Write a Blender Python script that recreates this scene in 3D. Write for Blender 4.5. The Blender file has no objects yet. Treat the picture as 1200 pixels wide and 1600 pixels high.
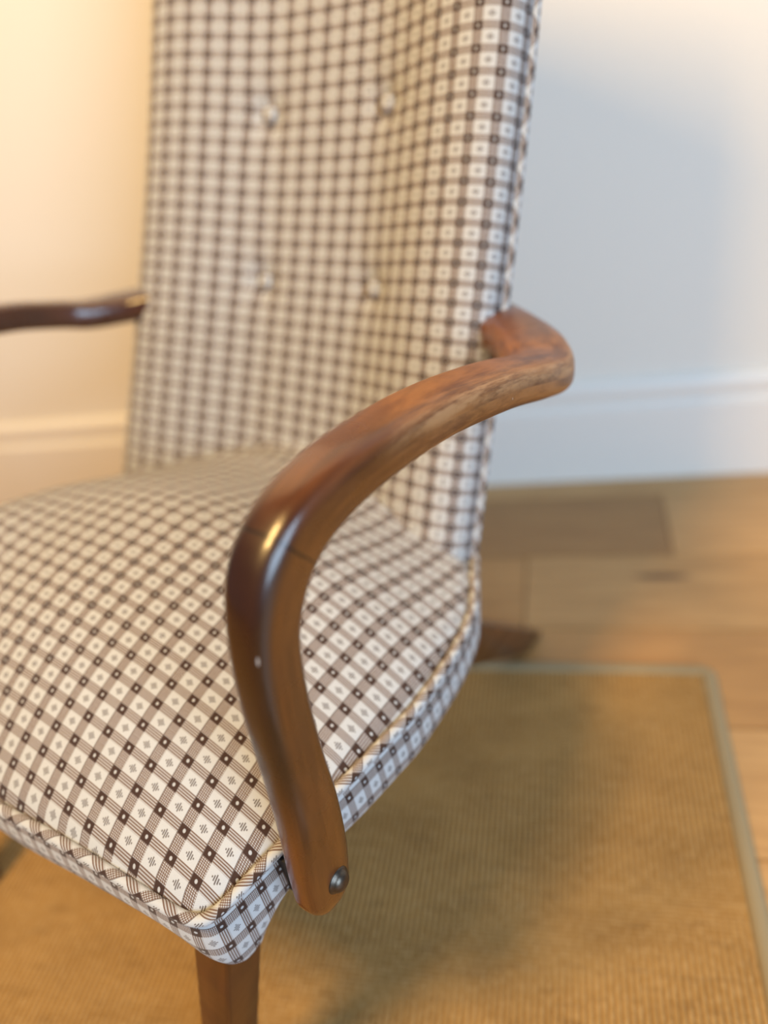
import bpy, bmesh, math, random
from mathutils import Vector, Matrix

random.seed(7)
scene = bpy.context.scene
col = scene.collection
sin, cos, pi = math.sin, math.cos, math.pi

# ------------------------------------------------------------------ camera
PSI = 0.434860                     # chair is turned by this angle against the wall
CX = Vector((cos(PSI), sin(PSI), 0)); CY = Vector((-sin(PSI), cos(PSI), 0))


def c2w(p):                       # chair frame -> room frame
    p = Vector(p)
    return Vector((p.dot(CX), p.dot(CY), p.z))


CAM = Vector((0.56387718, -0.17053366, 0.77062927))
R_RIGHT = Vector((0.80742156, 0.58478676, -0.16027667))
R_DOWN = Vector((0.20898155, -0.52930194, -0.82229324))
R_FWD = Vector((-0.55172197, 0.63044243, -0.54602675))
cd = bpy.data.cameras.new('camera')
cam = bpy.data.objects.new('camera', cd)
col.objects.link(cam)
r, u, b = c2w(R_RIGHT), -c2w(R_DOWN), -c2w(R_FWD)
m = Matrix(((r.x, u.x, b.x), (r.y, u.y, b.y), (r.z, u.z, b.z))).to_4x4()
m.translation = c2w(CAM)
cam.matrix_world = m
cd.sensor_fit = 'VERTICAL'
cd.sensor_height = 36.0
cd.sensor_width = 27.0
cd.lens = 36.0 * 1214.78 / 1600.0
cd.clip_start = 0.02
cd.dof.use_dof = True
cd.dof.focus_distance = 0.50
cd.dof.aperture_fstop = 1.75
scene.camera = cam

# ------------------------------------------------------------------ world, lights, exposure
w = bpy.data.worlds.new('room_light')
scene.world = w
w.use_nodes = True
bg = w.node_tree.nodes['Background']
bg.inputs[0].default_value = (0.80, 0.86, 1.0, 1)
bg.inputs[1].default_value = 0.14


def area(name, loc, target, size, size_y, power, color):
    ld = bpy.data.lights.new(name, 'AREA')
    ld.shape = 'RECTANGLE'
    ld.size = size
    ld.size_y = size_y
    ld.energy = power
    ld.color = color
    o = bpy.data.objects.new(name, ld)
    col.objects.link(o)
    o.location = loc
    o.rotation_euler = (Vector(target) - Vector(loc)).to_track_quat('-Z', 'Y').to_euler()
    return o


area('warm_ceiling_lamp', (-0.45, -0.80, 2.4), (0.1, 0.4, 0.3), 0.55, 0.55, 72, (1.0, 0.635, 0.235))
area('window_daylight', (2.05, -1.95, 1.5), (0.2, 0.2, 0.4), 1.8, 1.6, 104, (0.58, 0.775, 1.0))

scene.view_settings.view_transform = 'Standard'
scene.view_settings.look = 'None'
scene.view_settings.exposure = 0.0
scene.view_settings.gamma = 1.0
scene.view_settings.use_curve_mapping = False


# ------------------------------------------------------------------ node helpers
class NT:
    def __init__(self, name):
        self.mat = bpy.data.materials.new(name)
        self.mat.use_nodes = True
        self.t = self.mat.node_tree
        self.bsdf = self.t.nodes['Principled BSDF']

    def node(self, kind, **kw):
        n = self.t.nodes.new(kind)
        for k, v in kw.items():
            setattr(n, k, v)
        return n

    def put(self, sock, v):
        if isinstance(v, bpy.types.NodeSocket):
            self.t.links.new(v, sock)
        elif v is not None:
            if sock.type == 'RGBA' and len(v) == 3:
                v = (*v, 1)
            sock.default_value = v

    def m(self, op, a, b=None, c=None):
        n = self.node('ShaderNodeMath', operation=op)
        for i, v in enumerate((a, b, c)):
            self.put(n.inputs[i], v)
        return n.outputs[0]

    def mix(self, f, a, b):
        n = self.node('ShaderNodeMix', data_type='RGBA')
        self.put(n.inputs[0], f)
        self.put(n.inputs[6], a)
        self.put(n.inputs[7], b)
        return n.outputs[2]

    def step(self, x, e, soft):                 # 1 where x < e
        n = self.node('ShaderNodeMapRange', interpolation_type='SMOOTHSTEP')
        self.put(n.inputs[0], x)
        n.inputs[1].default_value = e - soft
        n.inputs[2].default_value = e + soft
        n.inputs[3].default_value = 1.0
        n.inputs[4].default_value = 0.0
        return n.outputs[0]

    def ramp(self, x, a, b, lo=0.0, hi=1.0):
        n = self.node('ShaderNodeMapRange', interpolation_type='SMOOTHSTEP')
        self.put(n.inputs[0], x)
        n.inputs[1].default_value = a
        n.inputs[2].default_value = b
        n.inputs[3].default_value = lo
        n.inputs[4].default_value = hi
        return n.outputs[0]

    def uv(self):
        n = self.node('ShaderNodeUVMap')
        return n.outputs[0]

    def obj(self):
        return self.node('ShaderNodeTexCoord').outputs['Object']

    def sep(self, v):
        n = self.node('ShaderNodeSeparateXYZ')
        self.put(n.inputs[0], v)
        return n.outputs

    def comb(self, x, y, z=0.0):
        n = self.node('ShaderNodeCombineXYZ')
        for i, v in enumerate((x, y, z)):
            self.put(n.inputs[i], v)
        return n.outputs[0]

    def scale(self, v, s):
        n = self.node('ShaderNodeVectorMath', operation='MULTIPLY')
        self.put(n.inputs[0], v)
        n.inputs[1].default_value = s
        return n.outputs[0]

    def add(self, v, s):
        n = self.node('ShaderNodeVectorMath', operation='ADD')
        self.put(n.inputs[0], v)
        self.put(n.inputs[1], s)
        return n.outputs[0]

    def noise(self, v, scale, detail=3, rough=0.5, dist=0.0):
        n = self.node('ShaderNodeTexNoise')
        self.put(n.inputs['Vector'], v)
        n.inputs['Scale'].default_value = scale
        n.inputs['Detail'].default_value = detail
        n.inputs['Roughness'].default_value = rough
        n.inputs['Distortion'].default_value = dist
        return n.outputs[0]

    def bump(self, h, strength, dist):
        n = self.node('ShaderNodeBump')
        n.inputs['Strength'].default_value = strength
        n.inputs['Distance'].default_value = dist
        self.put(n.inputs['Height'], h)
        self.put(self.bsdf.inputs['Normal'], n.outputs[0])

    def set(self, **kw):
        for k, v in kw.items():
            self.put(self.bsdf.inputs[k.replace('_', ' ')], v)
        return self.mat


def fabric(name, rot=0.0, rep=1.0):
    n = NT(name)
    uvv = n.uv()
    if rot or rep != 1.0:
        mp = n.node('ShaderNodeMapping')
        n.put(mp.inputs[0], uvv)
        mp.inputs['Rotation'].default_value = (0, 0, rot)
        mp.inputs['Scale'].default_value = (rep, rep, 1)
        uvv = mp.outputs[0]
    s = n.sep(uvv)
    u, v = s[0], s[1]
    fu = n.m('SUBTRACT', n.m('FRACT', n.m('ADD', u, 0.5)), 0.5)
    fv = n.m('SUBTRACT', n.m('FRACT', n.m('ADD', v, 0.5)), 0.5)
    au, av = n.m('ABSOLUTE', fu), n.m('ABSOLUTE', fv)
    HU = n.step(au, 0.181, 0.012)          # band that runs along v
    HV = n.step(av, 0.196, 0.012)          # band that runs along u
    dark = n.m('MULTIPLY', HU, HV)
    onlyU = n.m('MULTIPLY', HU, n.m('SUBTRACT', 1.0, HV))
    onlyV = n.m('MULTIPLY', HV, n.m('SUBTRACT', 1.0, HU))
    white = n.m('MULTIPLY', n.m('SUBTRACT', 1.0, HU), n.m('SUBTRACT', 1.0, HV))
    # stripes inside the bands
    st = n.m('ADD', n.m('MULTIPLY', n.m('SINE', n.m('MULTIPLY', fv, 2 * pi / 0.096)), 0.5), 0.5)
    st = n.ramp(st, 0.25, 0.75, 0.25, 1.0)
    gx = n.m('SINE', n.m('MULTIPLY', fu, 2 * pi / 0.0688))
    gy = n.m('SINE', n.m('MULTIPLY', fv, 2 * pi / 0.075))
    gm = n.ramp(n.m('ADD', gx, gy), -0.3, 0.9, 1.0, 0.18)
    # white pip in each dark square
    pip = n.m('ADD', n.m('POWER', n.m('DIVIDE', fu, 0.048), 2.0), n.m('POWER', n.m('DIVIDE', fv, 0.072), 2.0))
    pip = n.step(pip, 1.0, 0.35)
    darkv = n.m('SUBTRACT', 1.0, n.m('MULTIPLY', pip, 0.85))
    # spindle motif in each white square: bars along v, longest in the middle
    gu = n.m('SUBTRACT', n.m('FRACT', u), 0.5)
    gv = n.m('SUBTRACT', n.m('FRACT', v), 0.5)
    agv = n.m('ABSOLUTE', gv)
    mot = None
    for k, hl in ((-2, 0.035), (-1, 0.10), (0, 0.17), (1, 0.10), (2, 0.035)):
        bar = n.m('MULTIPLY', n.step(n.m('ABSOLUTE', n.m('SUBTRACT', gu, 0.066 * k)), 0.020, 0.006), n.step(agv, hl, 0.012))
        mot = bar if mot is None else n.m('MAXIMUM', mot, bar)
    mot = n.m('MULTIPLY', mot, 0.82)
    t = n.m('ADD', n.m('MULTIPLY', dark, darkv), n.m('MULTIPLY', white, mot))
    tb = n.m('ADD', n.m('MULTIPLY', onlyV, st), n.m('MULTIPLY', onlyU, gm))
    # thin woven outline beside the band
    ln = n.step(n.m('ABSOLUTE', n.m('ADD', fu, 0.187)), 0.012, 0.006)
    t = n.m('MAXIMUM', t, n.m('MULTIPLY', ln, 0.8))
    # twill
    tw = n.m('SINE', n.m('MULTIPLY', n.m('ADD', u, v), 2 * pi * 17))
    tw2 = n.m('SINE', n.m('MULTIPLY', n.m('SUBTRACT', u, v), 2 * pi * 24))
    twl = n.m('ADD', n.m('MULTIPLY', tw, 0.6), n.m('MULTIPLY', tw2, 0.4))
    tb = n.m('ADD', tb, n.m('MULTIPLY', n.m('MULTIPLY', twl, white), 0.10))
    base = n.mix(tb, (0.485, 0.500, 0.508), (0.140, 0.083, 0.057))
    base = n.mix(t, base, (0.045, 0.022, 0.015))
    n.bump(twl, 0.25, 0.0004)
    return n.set(Base_Color=base, Roughness=0.85, Sheen_Weight=0.15, Specular_IOR_Level=0.25)


def wood(name, base, dark, worn_amt=0.0, rough=0.3, crack=None, coat=0.6):
    n = NT(name)
    uvv = n.uv()                            # x: metres round the bar, y: metres along it
    g = n.noise(n.scale(uvv, (1.0, 0.06, 1.0)), 260, 4, 0.6)
    g2 = n.noise(n.scale(uvv, (1.0, 0.09, 1.0)), 95, 4, 0.6, 0.3)
    c = n.mix(n.ramp(g2, 0.3, 0.72), base, dark)
    c = n.mix(n.m('MULTIPLY', n.ramp(g, 0.45, 0.75), 0.35), c, tuple(x * 0.45 for x in dark))
    rg = n.ramp(n.noise(uvv, 30, 3), 0.3, 0.7, rough - 0.06, rough + 0.1)
    ct = coat
    cr = 0.16
    h = n.m('MULTIPLY', g, 0.15)
    if worn_amt:
        s = n.sep(uvv)
        along = s[1]
        zone = n.m('MULTIPLY', n.ramp(along, 0.335, 0.40), n.ramp(along, 0.60, 0.66, 1.0, 0.35))
        wn = n.noise(n.scale(uvv, (1.0, 0.14, 1.0)), 80, 5, 0.7, 0.3)
        mask = n.m('MULTIPLY', zone, n.ramp(wn, 0.36, 0.62))
        c = n.mix(n.m('MULTIPLY', mask, 0.70 * worn_amt), c, (0.34, 0.140, 0.040))
        ang = n.m('MULTIPLY', s[0], 2 * pi / 0.1)
        # rubbed streak along the outer edge and a few pale scuffs on it
        edge = n.ramp(n.m('COSINE', n.m('SUBTRACT', ang, math.radians(22))), 0.90, 0.985)
        pale = n.noise(n.scale(uvv, (1.0, 0.16, 1.0)), 120, 4, 0.7)
        pm = n.m('MULTIPLY', n.m('MULTIPLY', zone, edge), n.ramp(pale, 0.40, 0.62))
        c = n.mix(n.m('MULTIPLY', pm, 0.65), c, (0.46, 0.245, 0.105))
        scf = n.noise(n.scale(uvv, (1.0, 0.45, 1.0)), 150, 3, 0.6)
        sm = n.m('MULTIPLY', n.m('MULTIPLY', zone, n.ramp(n.m('COSINE', n.m('SUBTRACT', ang, math.radians(10))), 0.6, 0.95)), n.ramp(scf, 0.70, 0.74))
        c = n.mix(n.m('MULTIPLY', sm, 0.75), c, (0.70, 0.58, 0.46))
        rg = n.m('ADD', rg, n.m('MULTIPLY', zone, 0.16))
        ct = n.m('SUBTRACT', coat, n.m('MULTIPLY', zone, coat * 0.35))
        cr = n.m('ADD', 0.14, n.m('MULTIPLY', zone, 0.30))
        pits = n.noise(n.scale(uvv, (1.0, 0.7, 1.0)), 700, 2, 0.5)
        h = n.m('ADD', h, n.m('MULTIPLY', n.m('MULTIPLY', mask, pits), 0.5))
        # a few fine scratches on the varnish
        sc = n.node('ShaderNodeTexWave', wave_type='BANDS', bands_direction='DIAGONAL')
        n.put(sc.inputs['Vector'], uvv)
        sc.inputs['Scale'].default_value = 7.0
        sc.inputs['Distortion'].default_value = 9.0
        scm = n.m('MULTIPLY', n.step(sc.outputs['Fac'], 0.004, 0.003), n.ramp(n.noise(uvv, 38, 2), 0.66, 0.74))
        c = n.mix(n.m('MULTIPLY', scm, 0.5), c, (0.75, 0.55, 0.40))
        face = n.ramp(n.m('COSINE', n.m('SUBTRACT', ang, math.radians(88))), 0.15, 0.68)  # dark varnish on the upright's front, with the shading there painted into the colour
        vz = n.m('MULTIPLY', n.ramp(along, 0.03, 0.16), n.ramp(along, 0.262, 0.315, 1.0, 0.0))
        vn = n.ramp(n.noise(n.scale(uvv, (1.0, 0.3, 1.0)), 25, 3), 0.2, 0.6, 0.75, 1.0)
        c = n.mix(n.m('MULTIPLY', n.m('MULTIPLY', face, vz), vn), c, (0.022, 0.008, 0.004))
        # a chip in the varnish
        chd = n.m('ADD', n.m('POWER', n.m('DIVIDE', n.m('SUBTRACT', s[0], 0.0150), 0.0010), 2.0), n.m('POWER', n.m('DIVIDE', n.m('SUBTRACT', along, 0.222), 0.0026), 2.0))
        c = n.mix(n.m('MULTIPLY', n.step(chd, 0.8, 0.5), 0.6), c, (0.55, 0.52, 0.50))
        if crack is not None:
            wob = n.m('MULTIPLY', n.m('SUBTRACT', n.noise(uvv, 45, 2), 0.5), 0.004)
            d = n.m('ABSOLUTE', n.m('SUBTRACT', n.m('ADD', along, wob), crack))
            cm = n.step(d, 0.00075, 0.0004)
            c = n.mix(n.m('MULTIPLY', cm, 0.92), c, (0.012, 0.006, 0.004))
            h = n.m('SUBTRACT', h, cm)
    n.bump(h, 0.25, 0.0006)
    return n.set(Base_Color=c, Roughness=rg, Coat_Weight=ct, Coat_Roughness=cr)


def plain(name, color, rough=0.6, metal=0.0, nscale=0, namt=0.1, bump=0.0):
    n = NT(name)
    c = color
    if nscale:
        nz = n.noise(n.obj(), nscale, 4)
        c = n.mix(nz, tuple(x * (1 - namt) for x in color), tuple(min(1, x * (1 + namt)) for x in color))
        if bump:
            n.bump(nz, bump, 0.001)
    return n.set(Base_Color=c, Roughness=rough, Metallic=metal)


M_FAB = fabric('checked_fabric')
M_PIPE = fabric('piping_fabric', rot=math.radians(45), rep=1.0)
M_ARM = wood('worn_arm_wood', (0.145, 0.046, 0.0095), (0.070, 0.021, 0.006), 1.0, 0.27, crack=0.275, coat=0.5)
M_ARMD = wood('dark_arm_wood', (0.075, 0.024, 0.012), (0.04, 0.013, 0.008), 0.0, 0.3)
M_LEG = wood('leg_wood', (0.090, 0.026, 0.006), (0.050, 0.014, 0.004), 0.0, 0.36, coat=0.3)
M_BOLT = plain('bronzed_bolt', (0.10, 0.085, 0.07), 0.38, 0.9, 300, 0.3, 0.15)
M_BLACK = plain('dark_spacer', (0.012, 0.011, 0.011), 0.6, 0, 200, 0.2)
M_WALL = plain('wall_paint', (0.80, 0.76, 0.69), 0.75, 0, 90, 0.012, 0.03)
M_SKIRT = plain('skirting_paint', (0.82, 0.785, 0.73), 0.38, 0, 60, 0.01)
M_SUB = plain('subfloor', (0.10, 0.07, 0.045), 0.9, 0, 20, 0.2)


# ------------------------------------------------------------------ mesh helpers
def mesh(name, verts, faces, mat, parent=None, uvs=None, smooth=True):
    me = bpy.data.meshes.new(name)
    me.from_pydata([tuple(v) for v in verts], [], faces)
    if uvs is not None:
        lay = me.uv_layers.new(name='UVMap')
        i = 0
        for f in faces:
            fu = uvs[0](f) if callable(uvs[0]) else [uvs[k] for k in f]
            for q in fu:
                lay.data[i].uv = q
                i += 1
    if smooth:
        me.polygons.foreach_set('use_smooth', [True] * len(me.polygons))
    me.materials.append(mat)
    me.update()
    o = bpy.data.objects.new(name, me)
    col.objects.link(o)
    if parent is not None:
        o.parent = parent
    return o


def spline(pts, n, closed=False):
    """Catmull-Rom through equal-length tuples, n samples per span."""
    out = []
    N = len(pts)
    spans = N if closed else N - 1
    for i in range(spans):
        if closed:
            p = [pts[(i + k) % N] for k in (-1, 0, 1, 2)]
        else:
            p = [pts[max(0, min(N - 1, i + k))] for k in (-1, 0, 1, 2)]
        for j in range(n):
            t = j / n
            out.append(tuple(0.5 * ((2 * p[1][k]) + (-p[0][k] + p[2][k]) * t + (2 * p[0][k] - 5 * p[1][k] + 4 * p[2][k] - p[3][k]) * t * t
                                    + (-p[0][k] + 3 * p[1][k] - 3 * p[2][k] + p[3][k]) * t ** 3) for k in range(len(p[0]))))
    if not closed:
        out.append(tuple(pts[-1]))
    return out


def interp(x, tab):
    if x <= tab[0][0]:
        return tab[0][1]
    for (a, fa), (b, fb) in zip(tab, tab[1:]):
        if x <= b:
            return fa + (fb - fa) * (x - a) / (b - a)
    return tab[-1][1]


def smooth01(t):
    t = max(0.0, min(1.0, t))
    return t * t * (3 - 2 * t)


def loft(name, rings, mat, parent, closed_ring=True, caps=True, uv=None, closed_path=False):
    """rings: lists of equal length.  uv(i, j) with i ring, j point (j may equal ring length)."""
    n = len(rings[0])
    verts = [p for r in rings for p in r]
    faces, fuv = [], []
    R = len(rings)
    for i in range(R if closed_path else R - 1):
        i2 = (i + 1) % R
        for j in range(n if closed_ring else n - 1):
            j2 = (j + 1) % n
            faces.append((i * n + j, i * n + j2, i2 * n + j2, i2 * n + j))
            fuv.append([uv(i, j), uv(i, j + 1), uv(i + 1, j + 1), uv(i + 1, j)] if uv else [(0, 0)] * 4)
    if caps and not closed_path:
        for i, rev in ((0, True), (R - 1, False)):
            c = sum((Vector(p) for p in rings[i]), Vector()) / n
            k = len(verts)
            verts.append(c)
            for j in range(n):
                a, b2 = i * n + j, i * n + (j + 1) % n
                faces.append((b2, a, k) if rev else (a, b2, k))
                ua = uv(i, j) if uv else (0, 0)
                ub = uv(i, j + 1) if uv else (0, 0)
                fuv.append([ub, ua, ua] if rev else [ua, ub, ua])
    it = iter(fuv)
    o = mesh(name, verts, faces, mat, parent, [lambda f: next(it)])
    me = o.data
    bm = bmesh.new()
    bm.from_mesh(me)
    bmesh.ops.recalc_face_normals(bm, faces=bm.faces)
    bm.to_mesh(me)
    bm.free()
    return o


def tube(name, path, rad, mat, parent, nseg=12, closed=False, uvs=None, upv=Vector((0, 0, 1))):
    rings, L = [], [0.0]
    N = len(path)
    P = [Vector(p) for p in path]
    for i in range(N):
        a = P[(i - 1) % N] if (closed or i > 0) else P[i]
        c = P[(i + 1) % N] if (closed or i < N - 1) else P[i]
        T = (c - a).normalized()
        S = T.cross(upv)
        S = S.normalized() if S.length > 1e-6 else Vector((1, 0, 0))
        U = S.cross(T)
        rr = rad(i) if callable(rad) else rad
        rings.append([P[i] + (S * cos(2 * pi * j / nseg) + U * sin(2 * pi * j / nseg)) * rr for j in range(nseg)])
        if i:
            L.append(L[-1] + (P[i] - P[i - 1]).length)
    L.append(L[-1] + (P[0] - P[-1]).length)
    su, sv = uvs or (1.0, 1.0)
    return loft(name, rings, mat, parent, caps=not closed, closed_path=closed,
                uv=lambda i, j: (j / nseg * 2 * pi * (rad(0) if callable(rad) else rad) * su, L[min(i, len(L) - 1)] * sv))


def empty(name, loc=(0, 0, 0), rz=0.0):
    o = bpy.data.objects.new(name, None)
    o.empty_display_size = 0.1
    col.objects.link(o)
    o.location = loc
    o.rotation_euler = (0, 0, rz)
    return o


def tag(o, label, cat, group=None):
    o['label'] = label
    o['category'] = cat
    if group:
        o['group'] = group
    return o


def box_bm(bm, lo, hi, bevel=0.0):
    r = bmesh.ops.create_cube(bm, size=1.0)
    for v in r['verts']:
        v.co = Vector([(lo[k] + hi[k]) / 2 + v.co[k] * (hi[k] - lo[k]) for k in range(3)])
    if bevel:
        es = set(e for v in r['verts'] for e in v.link_edges)
        bmesh.ops.bevel(bm, geom=list(es), offset=bevel, segments=2, affect='EDGES')


def box(name, lo, hi, mat, parent=None, bevel=0.0):
    bm = bmesh.new()
    box_bm(bm, lo, hi, bevel)
    me = bpy.data.meshes.new(name)
    bm.to_mesh(me)
    bm.free()
    me.materials.append(mat)
    o = bpy.data.objects.new(name, me)
    col.objects.link(o)
    if parent is not None:
        o.parent = parent
    return o


# ------------------------------------------------------------------ the room
WALL_Y = 0.837
WALL_ROT = math.radians(1.35)


def wall_pt(x, dy, z):            # wall is a hair off parallel with the boards
    return (x * cos(WALL_ROT) - dy * sin(WALL_ROT) + 0.0, WALL_Y - 0.004 + x * sin(WALL_ROT) + dy * cos(WALL_ROT), z)


def wall_prism(name, prof, x0, x1, mat):
    rings = [[wall_pt(x, dy, z) for dy, z in prof] for x in (x0, x1)]
    o = loft(name, rings, mat, None)
    o.data.polygons.foreach_set('use_smooth', [False] * len(o.data.polygons))
    return o


wall = wall_prism('wall_back', [(0, 0), (0.12, 0), (0.12, 2.5), (0, 2.5)], -3.0, 2.6, M_WALL)
wall['kind'] = 'structure'
prof = [(0.0, 0.0), (-0.020, 0.0), (-0.020, 0.134), (-0.0195, 0.1385), (-0.017, 0.1415), (-0.0125, 0.143), (-0.0115, 0.147),
        (-0.0125, 0.155), (-0.0145, 0.162), (-0.0155, 0.168), (-0.0150, 0.174), (-0.0125, 0.180), (-0.008, 0.1845), (-0.004, 0.186), (0.0, 0.186)]
sk = wall_prism('baseboard_back', prof, -3.0, 2.6, M_SKIRT)
sk['kind'] = 'structure'


def plank_mat(name, base, dark, knot=None):
    n = NT(name)
    o = n.obj()
    rnd = n.node('ShaderNodeObjectInfo').outputs['Random']
    o2 = n.add(o, n.comb(n.m('MULTIPLY', rnd, 37.0), n.m('MULTIPLY', rnd, 11.0), 0))
    g = n.noise(n.scale(o2, (0.8, 9.0, 1.0)), 9, 5, 0.6, 0.5)
    f = n.noise(n.scale(o2, (1.0, 30.0, 1.0)), 16, 3, 0.6)
    c = n.mix(n.ramp(g, 0.3, 0.72), base, dark)
    c = n.mix(n.m('MULTIPLY', n.ramp(f, 0.5, 0.8), 0.25), c, tuple(x * 0.5 for x in dark))
    if knot:
        s = n.sep(o)
        for kx, ky, rx, ry in knot:
            dd = n.m('ADD', n.m('POWER', n.m('DIVIDE', n.m('SUBTRACT', s[0], kx), rx), 2.0), n.m('POWER', n.m('DIVIDE', n.m('SUBTRACT', s[1], ky), ry), 2.0))
            c = n.mix(n.m('MULTIPLY', n.step(dd, 0.7, 0.6), 0.85), c, (0.075, 0.035, 0.015))
    n.bump(f, 0.08, 0.0006)
    return n.set(Base_Color=c, Roughness=0.42)


floor = box('floor', (-3.0, -2.6, -0.06), (2.6, 1.02, -0.016), M_SUB)
floor['kind'] = 'structure'
P_MATS = [plank_mat('oak_light', (0.54, 0.325, 0.135), (0.42, 0.240, 0.092)),
          plank_mat('oak_mid', (0.45, 0.250, 0.090), (0.35, 0.185, 0.064)),
          plank_mat('oak_dark', (0.37, 0.205, 0.075), (0.28, 0.145, 0.050)),
          plank_mat('oak_knot', (0.49, 0.290, 0.115), (0.38, 0.215, 0.080), knot=[(0.563, 0.552, 0.045, 0.008), (0.74, 0.520, 0.018, 0.012)])]
PW = 0.167
rows_spec = {   # row -> list of (x0, x1, material)
    0: [(-1.9, -0.35, 1), (-0.35, 1.1, 0), (1.1, 2.5, 1)],
    1: [(-2.1, -0.75, 0), (-0.75, 0.584, 2), (0.584, 2.2, 0)],
    2: [(-1.4, 0.365, 1), (0.365, 1.8, 3)],
    3: [(-1.7, -0.2, 0), (-0.2, 1.35, 1), (1.35, 2.5, 0)],
    4: [(-1.2, 0.2, 1), (0.2, 1.75, 0)],
}
ytop = 0.772 + PW
for rI in range(0, 18):
    y1 = ytop - rI * PW
    y0 = y1 - PW
    spec = rows_spec.get(rI)
    if spec is None:
        off = random.uniform(-2.9, -1.6)
        spec = []
        while off < 2.5:
            spec.append((off, off + 1.5, random.choice((0, 1, 1, 2))))
            off += 1.5
    spec = [(-3.0, spec[0][0], (rI * 2 + 1) % 3)] + spec          # boards go on to both ends of the room
    if spec[-1][1] < 2.55:
        spec = spec + [(spec[-1][1], 2.59, (rI + 1) % 3)]
    for x0, x1, mi in spec:
        box('plank', (x0 + 0.0006, y0 + 0.0006, -0.016), (min(x1, 2.58) - 0.0006, y1 - 0.0006, 0.0), P_MATS[mi], floor, 0.0012)

# ------------------------------------------------------------------ rug
RX0, RX1, RY0, RY1 = -1.25, 0.606, -1.9, 0.365


def rug_mat():
    n = NT('sisal_weave')
    o = n.obj()
    s = n.sep(o)
    rib = n.m('SINE', n.m('MULTIPLY', s[0], 2 * pi / 0.0060))
    wob = n.noise(n.scale(o, (1, 1, 1)), 40, 3)
    knot = n.m('SINE', n.m('ADD', n.m('MULTIPLY', s[1], 2 * pi / 0.0046), n.m('MULTIPLY', wob, 5.0)))
    blot = n.noise(n.scale(o, (1.0, 1.6, 1.0)), 9, 5, 0.6)
    fib = n.noise(n.scale(o, (1.0, 0.45, 1.0)), 260, 3, 0.65)
    strk = n.noise(n.scale(o, (0.22, 1.0, 1.0)), 120, 3, 0.6)
    c = n.mix(n.ramp(blot, 0.3, 0.7), (0.45, 0.262, 0.088), (0.34, 0.190, 0.060))
    c = n.mix(n.m('MULTIPLY', n.ramp(fib, 0.4, 0.7), 0.65), c, (0.56, 0.365, 0.155))
    c = n.mix(n.m('MULTIPLY', n.ramp(strk, 0.52, 0.72), 0.30), c, (0.15, 0.08, 0.032))
    c = n.mix(n.m('MULTIPLY', n.ramp(rib, -1.0, 0.1, 1.0, 0.0), 0.58), c, (0.11, 0.06, 0.025))
    h = n.m('ADD', n.m('MULTIPLY', rib, 0.6), n.m('ADD', n.m('MULTIPLY', knot, 0.25), fib))
    n.bump(h, 0.7, 0.0016)
    return n.set(Base_Color=c, Roughness=0.95, Specular_IOR_Level=0.1)


def binding_mat():
    n = NT('cotton_binding')
    o = n.obj()
    s = n.sep(o)
    st = n.m('SINE', n.m('MULTIPLY', n.m('ADD', s[0], s[1]), 2 * pi / 0.003))
    c = n.mix(n.ramp(st, -1, 1), (0.26, 0.205, 0.115), (0.33, 0.265, 0.155))
    n.bump(st, 0.3, 0.0004)
    return n.set(Base_Color=c, Roughness=0.9)


rug = empty('rug', ((RX0 + RX1) / 2, (RY0 + RY1) / 2, 0))
tag(rug, 'tan woven sisal rug with pale bound edge under the armchair', 'rug')
cxr, cyr = (RX0 + RX1) / 2, (RY0 + RY1) / 2
o = box('rug_body', (RX0 - cxr + 0.004, RY0 - cyr + 0.004, 0.0), (RX1 - cxr - 0.004, RY1 - cyr - 0.004, 0.008), rug_mat(), rug)
# bound edge: a flattened strip that wraps the rim, with a rounded corner
hx, hy, rc, bw = RX1 - cxr, RY1 - cyr, 0.018, 0.017
loop = []
for sx, sy, a0 in ((1, 1, 0), (-1, 1, 90), (-1, -1, 180), (1, -1, 270)):
    for k in range(7):
        a = math.radians(a0 + 15 * k)
        loop.append((Vector((sx * (hx - rc), sy * (hy - rc), 0)), Vector((cos(a), sin(a), 0))))
rings = []
for c0, d0 in loop:
    pr = []
    for off, z in ((-bw, 0.0078), (-bw + 0.0005, 0.0092), (-0.010, 0.0100), (-0.004, 0.0098), (0.0, 0.0075), (0.0008, 0.004), (0.0, 0.0003), (-bw, 0.0003)):
        pr.append(c0 + d0 * (rc + off) + Vector((0, 0, z)))
    rings.append(pr)
loft('bound_edge', rings, binding_mat(), rug, closed_path=True)

# ------------------------------------------------------------------ the armchair
chair = empty('armchair', (0, 0, 0), -PSI)
tag(chair, 'wooden open armchair with brown and white checked upholstery and curved arms', 'armchair')
PS = 0.021                        # check pitch across the seat
SV0 = 0.76311
UC = -0.16333
A = (-1.856118, -0.166963, 4.452005, -4.587525, 1.749535, -0.489846)


def zseat(x, y):
    U, v = x / PS / 10, y / PS / 10
    z = PS * (A[0] * U * U + A[1] * U ** 4 + A[2] * v + A[3] * v * v + A[4] * v ** 3 + A[5] * U * U * v) + 0.39
    z -= 0.066 * smooth01((y - 0.15) / 0.20) * max(0.0, 1 - (x / 0.30) ** 4)
    z -= 0.016 * smooth01((y - (0.322 - 0.55 * x * x)) / 0.03)
    return z + 0.034 * math.exp(-((x + 0.2) / 0.080) ** 2 - ((y - 0.06) / 0.10) ** 2)


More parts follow.
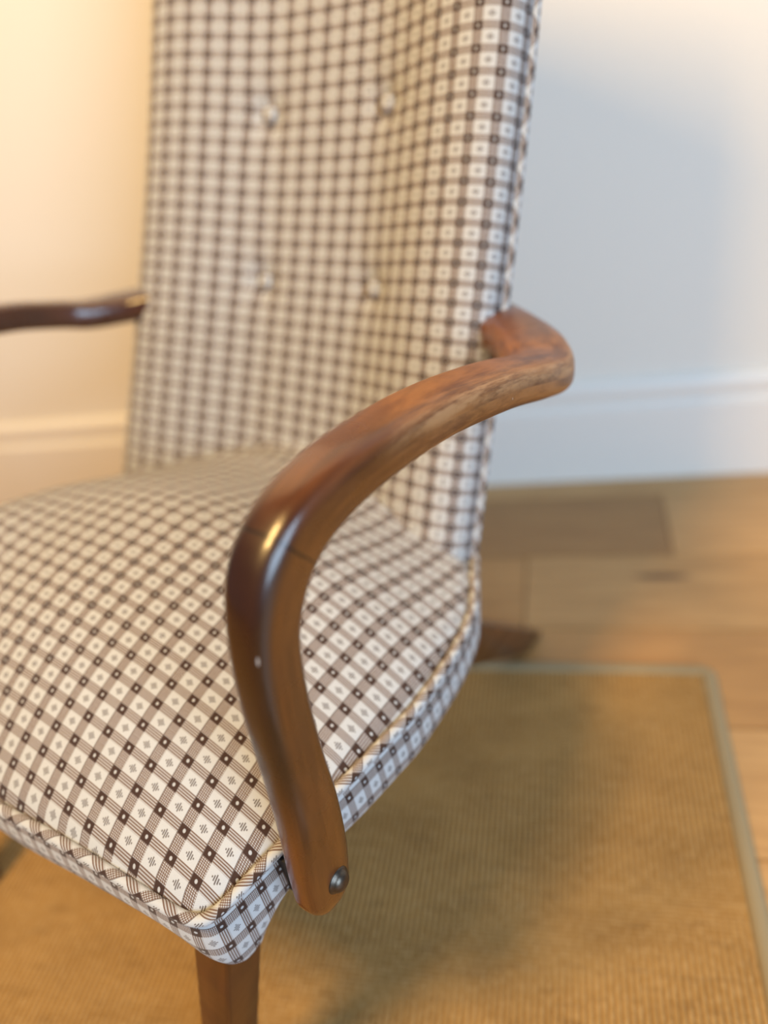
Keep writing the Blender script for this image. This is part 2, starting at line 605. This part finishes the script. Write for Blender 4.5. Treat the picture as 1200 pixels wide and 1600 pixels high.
half = [(0.0, -0.0885), (0.07, -0.0855), (0.1357, -0.0775), (0.192, -0.0705), (0.225, -0.0655), (0.2415, -0.0610), (0.2505, -0.0520), (0.2590, -0.0300), (0.2671, -0.001),
        (0.2740, 0.032), (0.2796, 0.0642), (0.2833, 0.1034), (0.2850, 0.1417), (0.2800, 0.2006), (0.2695, 0.2463), (0.2590, 0.270), (0.2475, 0.290), (0.2350, 0.310), (0.215, 0.335), (0.15, 0.362), (0.0, 0.372)]
full = half + [(-x, y) for x, y in reversed(half[1:-1])]
outl = spline(full, 10, closed=True)
NO = len(outl)
CEN = (0.0, 0.13)
# --- seat cushion: crowned top, seam dip, boxing band that rolls under
K = 46
rings, ruv = [], []
for i in range(1, K + 1):
    k = (i / K) ** 0.8
    ring, uvr = [], []
    for x, y in outl:
        px, py = CEN[0] + (x - CEN[0]) * k, CEN[1] + (y - CEN[1]) * k
        edge = (1 - k) * math.hypot(x - CEN[0], y - CEN[1])
        z = zseat(px, py) - 0.0045 * math.exp(-(edge / 0.006) ** 2)
        ring.append((px, py, z))
        uvr.append((px / PS + UC, -py / (PS * SV0)))
    rings.append(ring)
    ruv.append(uvr)
ntop = len(rings)
verts = [p for r0 in rings for p in r0]
faces, fuv = [], []
for i in range(ntop - 1):
    for j in range(NO):
        j2 = (j + 1) % NO
        faces.append((i * NO + j, (i + 1) * NO + j, (i + 1) * NO + j2, i * NO + j2))
        fuv.append([ruv[i][j], ruv[i + 1][j], ruv[i + 1][j2], ruv[i][j2]])
k0 = len(verts)
verts.append((CEN[0], CEN[1], zseat(*CEN)))
cu = (CEN[0] / PS + UC, -CEN[1] / (PS * SV0))
for j in range(NO):
    j2 = (j + 1) % NO
    faces.append((k0, j, j2))
    fuv.append([cu, ruv[0][j], ruv[0][j2]])
# band
Ls = [0.0]
for j in range(NO):
    a, b2 = outl[j], outl[(j + 1) % NO]
    Ls.append(Ls[-1] + math.hypot(a[0] - b2[0], a[1] - b2[1]))
nrm = []
for j in range(NO):
    a, b2 = outl[j - 1], outl[(j + 1) % NO]
    t = Vector((b2[0] - a[0], b2[1] - a[1], 0)).normalized()
    nrm.append(Vector((t.y, -t.x, 0)))
MB = 14
base_i = (ntop - 1) * NO
prev = [base_i + j for j in range(NO)]
prevd = [0.0] * NO


def zbottom(x, y):                # the fabric droops a little round the front corners
    return 0.256 - 0.052 * math.exp(-(((abs(x) - 0.256) / 0.030) ** 2 + ((y + 0.050) / 0.030) ** 2))


for q in range(1, MB + 3):
    cur, curd = [], []
    for j in range(NO):
        x, y = outl[j]
        z0 = zseat(x, y) - 0.0045
        ZB = zbottom(x, y)
        H = z0 - ZB
        t = min(1.0, q / MB)
        if q <= MB:
            off = 0.005 * sin(pi * min(1, t * 1.25)) - 0.013 * smooth01((t - 0.55) / 0.45)
            p = Vector((x, y, z0 - H * (1 - (1 - t) ** 1.15))) + nrm[j] * off
        else:
            kk = 0.5 if q == MB + 1 else 0.02
            p = Vector((CEN[0] + (x - CEN[0]) * kk, CEN[1] + (y - CEN[1]) * kk, ZB - 0.004))
        cur.append(len(verts))
        verts.append(p)
        curd.append(prevd[j] + (Vector(verts[prev[j]]) - p).length)
    for j in range(NO):
        j2 = (j + 1) % NO
        faces.append((prev[j], cur[j], cur[j2], prev[j2]))
        va, vb = Ls[j] / (PS * SV0), Ls[j + 1] / (PS * SV0)
        fuv.append([(0.3 + prevd[j] / PS, va), (0.3 + curd[j] / PS, va), (0.3 + curd[j2] / PS, vb), (0.3 + prevd[j2] / PS, vb)])
    prev, prevd = cur, curd
it = iter(fuv)
seat = mesh('seat', verts, faces, M_FAB, chair, [lambda f: next(it)])
pp = []
for j in range(NO):
    x, y = outl[j]
    pp.append(Vector((x, y, zseat(x, y) - 0.0025)) + nrm[j] * 0.0028)
tube('piping', pp, 0.0044, M_PIPE, seat, 12, True, (1 / PS, 1 / PS))

# --- backrest: hollowed front with two side bolsters, four tufts, piped rim, flat rear
LEAN = 0.44587
BP = Vector((0, 0.36940, 0.47494))
BU = Vector((0, sin(LEAN), cos(LEAN)))
BN = Vector((0, -cos(LEAN), sin(LEAN)))
BPX, BPY = 0.0225, 0.016834
prof_tab = [(0.0, -0.0265), (0.03, -0.0260), (0.05, -0.0255), (0.065, -0.0238), (0.085, -0.0185), (0.104, -0.0115), (0.124, -0.0030), (0.146, 0.0060),
            (0.166, 0.0115), (0.183, 0.0142), (0.198, 0.0138), (0.210, 0.0092), (0.2185, 0.0015), (0.2228, -0.0090), (0.2238, -0.0200)]
pt_s = spline(prof_tab, 4)
right = [(x, b2) for x, b2 in pt_s]
front = [(-x, b2) for x, b2 in reversed(right[1:])] + right
arc = [0.0]
for a, b2 in zip(front, front[1:]):
    arc.append(arc[-1] + math.hypot(b2[0] - a[0], b2[1] - a[1]))
mid = arc[len(arc) // 2]
NFR = len(front)
rear = [(0.2225, -0.027), (0.216, -0.033), (0.19, -0.042), (0.10, -0.052), (0.0, -0.054), (-0.10, -0.052), (-0.19, -0.042), (-0.216, -0.033), (-0.2225, -0.027)]
S0, S1 = -0.215, 0.56
buttons = [(sx * 0.0785 - 0.008, (20 - rr) * BPY) for rr in (5.25, 15.4) for sx in (-1, 1)]


def back_pt(x, bb, s):
    wscale = 1.0 + 0.085 * (0.33 - s) / 0.5
    bb += 0.00525 * ((max(s, 0.0) / 0.21) ** 2 - 1.855)
    ax = abs(x)
    if ax < 0.11:
        bb = bb - 0.003 * (1 - (ax / 0.11) ** 2) * smooth01((0.30 - s) / 0.25)
    if x < 0:
        wscale += 0.085 + 0.055 * (0.33 - s) / 0.5
    X = x * wscale - 0.004 - 0.013 * (0.33 - s) / 0.5
    for bx, bs in buttons:
        d2 = (X - bx) ** 2 + (s - bs) ** 2
        if d2 < 0.004:
            bb -= 0.008 * math.exp(-d2 / (2 * 0.011 ** 2)) + 0.003 * math.exp(-d2 / (2 * 0.022 ** 2))
    return BP + BU * s + BN * bb + Vector((X, 0, 0))


NS = 190
rings, svals = [], []
for i in range(NS + 1):
    s = S0 + (S1 - S0) * i / NS
    ring = [back_pt(x, bb, s) for x, bb in front]
    ring += [back_pt(x, bb, s) for x, bb in rear]
    rings.append(ring)
    svals.append(s)
top = rings[-1]
ctop = sum(top, Vector()) / len(top)
for k in range(1, 5):             # rounded head
    a = k / 4 * pi / 2
    rings.append([ctop + (p - ctop) * (1 - 0.10 * (1 - cos(a))) + BU * 0.022 * sin(a) for p in top])
    svals.append(S1 + 0.022 * sin(a))
NR = len(rings[0])
arcs = arc[:]
for j in range(NFR, NR + 1):
    a = (front + rear)[j - 1]
    b2 = (front + rear)[j % NR]
    arcs.append(arcs[-1] + math.hypot(b2[0] - a[0], b2[1] - a[1]))
back = loft('backrest', rings, M_FAB, chair, uv=lambda i, j: (9.13 + (arcs[j] - mid) / BPX, 20 - svals[min(i, len(svals) - 1)] / BPY))
for sx in (1, -1):
    path = [back_pt(sx * 0.2235, -0.0240, S0 + (S1 - S0) * i / 120) for i in range(121)]
    tube('piping', path, 0.0048, M_PIPE, back, 10, False, (1 / PS, 1 / PS))
for bx, bs in buttons:
    # covered button: shallow dome on a short shank, sunk in its tuft
    xs = bx
    rw = 1.0 + 0.085 * (0.33 - bs) / 0.5 + (0.085 + 0.055 * (0.33 - bs) / 0.5 if bx < 0 else 0.0)
    xl = (xs + 0.004 + 0.013 * (0.33 - bs) / 0.5) / rw
    base = back_pt(xl, interp(abs(xl), prof_tab), bs)
    rings = []
    for rr, hh in ((0.0040, -0.004), (0.0082, -0.001), (0.0098, 0.0012), (0.0098, 0.0026), (0.0085, 0.0046), (0.0060, 0.0060), (0.0030, 0.0067), (0.0005, 0.0069)):
        rings.append([base + Vector((1, 0, 0)) * rr * cos(2 * pi * k / 20) + BU * rr * sin(2 * pi * k / 20) + BN * (hh + 0.0015) for k in range(20)])
    rl = [0, 0.0082, 0.0098, 0.011, 0.013, 0.0155, 0.0185, 0.021]
    o = loft('button', rings, M_FAB, back, uv=None)
    lay = o.data.uv_layers[0]
    for poly in o.data.polygons:
        for li in poly.loop_indices:
            co = o.data.vertices[o.data.loops[li].vertex_index].co - base
            lay.data[li].uv = (co.x / PS + 0.35, co.dot(BU) / BPY + 0.4)

# --- arms
ARM = [  # x, y, z, half width across, half thickness in the bend plane, normal hint y, z
    (0.300, -0.0005, 0.297, 0.0125, 0.0195, -1.0, 0.12),
    (0.300, 0.003, 0.322, 0.0128, 0.0212, -1.0, 0.12),
    (0.300, 0.007, 0.365, 0.0130, 0.0205, -1.0, 0.10),
    (0.2985, 0.009, 0.405, 0.0130, 0.0190, -1.0, 0.05),
    (0.300, 0.010, 0.458, 0.0138, 0.0182, -1.0, 0.12),
    (0.300, 0.016, 0.500, 0.0150, 0.0182, -0.95, 0.30),
    (0.3005, 0.028, 0.530, 0.0175, 0.0200, -0.85, 0.55),
    (0.301, 0.044, 0.546, 0.0185, 0.0200, -0.55, 0.85),
    (0.302, 0.067, 0.556, 0.0192, 0.0190, -0.20, 1.0),
    (0.303, 0.107, 0.560, 0.0200, 0.0175, 0.0, 1.0),
    (0.305, 0.175, 0.555, 0.0206, 0.0162, 0.08, 1.0),
    (0.309, 0.249, 0.540, 0.0216, 0.0158, 0.15, 1.0),
    (0.309, 0.305, 0.522, 0.0228, 0.0158, 0.2, 1.0),
    (0.2995, 0.342, 0.510, 0.0272, 0.0160, 0.1, 1.0),
    (0.272, 0.381, 0.507, 0.0280, 0.0160, 0.0, 1.0),
    (0.236, 0.411, 0.508, 0.0255, 0.0158, 0.0, 1.0),
    (0.196, 0.448, 0.503, 0.0235, 0.0155, 0.0, 1.0),
]


def build_arm(mirror, mat):
    st = spline(ARM, 12)
    sg = -1 if mirror else 1
    # rounded foot end
    first = st[0]
    d0 = (Vector(st[0][:3]) - Vector(st[1][:3])).normalized()
    cap = []
    for k in range(1, 9):
        a = k / 8 * pi / 2 * 0.985
        p = Vector(first[:3]) + d0 * first[4] * 0.95 * sin(a)
        cap.append((*p, first[3] * (0.55 + 0.45 * cos(a)), first[4] * cos(a), first[5], first[6]))
    st = list(reversed(cap)) + st
    rings, L = [], [0.0]
    n = 40
    for i, s in enumerate(st):
        p = Vector(s[:3])
        T = (Vector(st[min(i + 1, len(st) - 1)][:3]) - Vector(st[max(i - 1, 0)][:3])).normalized()
        hint = Vector((0, s[5], s[6]))
        side = T.cross(hint).normalized()
        nn = side.cross(T).normalized()
        ring = []
        for j in range(n):
            a = 2 * pi * j / n
            e = 2 / 3.3
            ca, sa = cos(a), sin(a)
            ox = s[3] * math.copysign(abs(ca) ** e, ca)
            oy = s[4] * math.copysign(abs(sa) ** e, sa)
            q = p + side * ox + nn * oy
            ring.append(Vector((q.x * sg, q.y, q.z)))
        rings.append(ring)
        if i:
            L.append(L[-1] + (p - Vector(st[i - 1][:3])).length)
    o = loft('arm', rings, mat, chair, uv=lambda i, j: (j / n * 0.1 + (0.5 if mirror else 0), L[min(i, len(L) - 1)]))
    return o


def build_bolt(parent, sg):
    c = Vector((0.3110, 0.0035, 0.3045))
    rings = []
    for rr, hh in ((0.0092, 0.0), (0.0094, 0.0016), (0.0086, 0.0026), (0.0078, 0.0030), (0.0072, 0.0046), (0.0058, 0.0062), (0.0038, 0.0073), (0.0016, 0.0078)):
        rings.append([Vector((sg * (c.x + hh), c.y + rr * cos(2 * pi * k / 28), c.z + rr * sin(2 * pi * k / 28))) for k in range(28)])
    loft('bolt', rings, M_BOLT, parent)


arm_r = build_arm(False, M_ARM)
build_bolt(arm_r, 1)
arm_l = build_arm(True, M_ARMD)
build_bolt(arm_l, -1)
for sg in (1, -1):
    lo, hi = (0.255, -0.007, 0.270), (0.290, 0.022, 0.312)
    box('spacer_block', (lo[0] if sg > 0 else -hi[0], lo[1], lo[2]), (hi[0] if sg > 0 else -lo[0], hi[1], hi[2]), M_BLACK, chair, 0.003)


# --- seat rails and legs
def bar(name, p0, p1, h0, h1, mat, ref=Vector((1, 0, 0)), level=False):
    p0, p1 = Vector(p0), Vector(p1)
    T = (p1 - p0).normalized()
    sx = (ref - T * ref.dot(T)).normalized()
    sy = T.cross(sx)
    if level:
        sx, sy = Vector((1, 0, 0)), Vector((0, 1, 0))
    rings, L = [], (p1 - p0).length
    N = 14
    for i in range(N + 1):
        t = i / N
        p = p0 + (p1 - p0) * t
        ha = h0[0] + (h1[0] - h0[0]) * t
        hb = h0[1] + (h1[1] - h0[1]) * t
        ring = []
        for cxs, cys, a0 in ((1, 1, 0), (-1, 1, 90), (-1, -1, 180), (1, -1, 270)):
            for k in range(4):
                a = math.radians(a0 + 30 * k)
                rr = 0.22 * min(ha, hb)
                ring.append(p + sx * (cxs * (ha - rr) + rr * cos(a)) + sy * (cys * (hb - rr) + rr * sin(a)))
        rings.append(ring)
    return loft(name, rings, mat, chair, uv=lambda i, j: (j / 16 * 0.13 + p0.x * 3, i / N * L))


for sg in (1, -1):
    bar('leg', (sg * 0.232, -0.037, 0.258), (sg * 0.203, -0.096, 0.0104), (0.0190, 0.0190), (0.0145, 0.0145), M_LEG, level=True)
    bar('leg', (sg * 0.195, 0.268, 0.235), (sg * 0.160, 0.531, 0.0), (0.019, 0.046), (0.014, 0.024), M_LEG, level=True)
    bar('seat_rail', (sg * 0.225, -0.045, 0.255), (sg * 0.225, 0.30, 0.255), (0.014, 0.02), (0.014, 0.02), M_LEG)
bar('seat_rail', (-0.225, -0.042, 0.255), (0.225, -0.042, 0.255), (0.014, 0.02), (0.014, 0.02), M_LEG, Vector((0, 1, 0)))
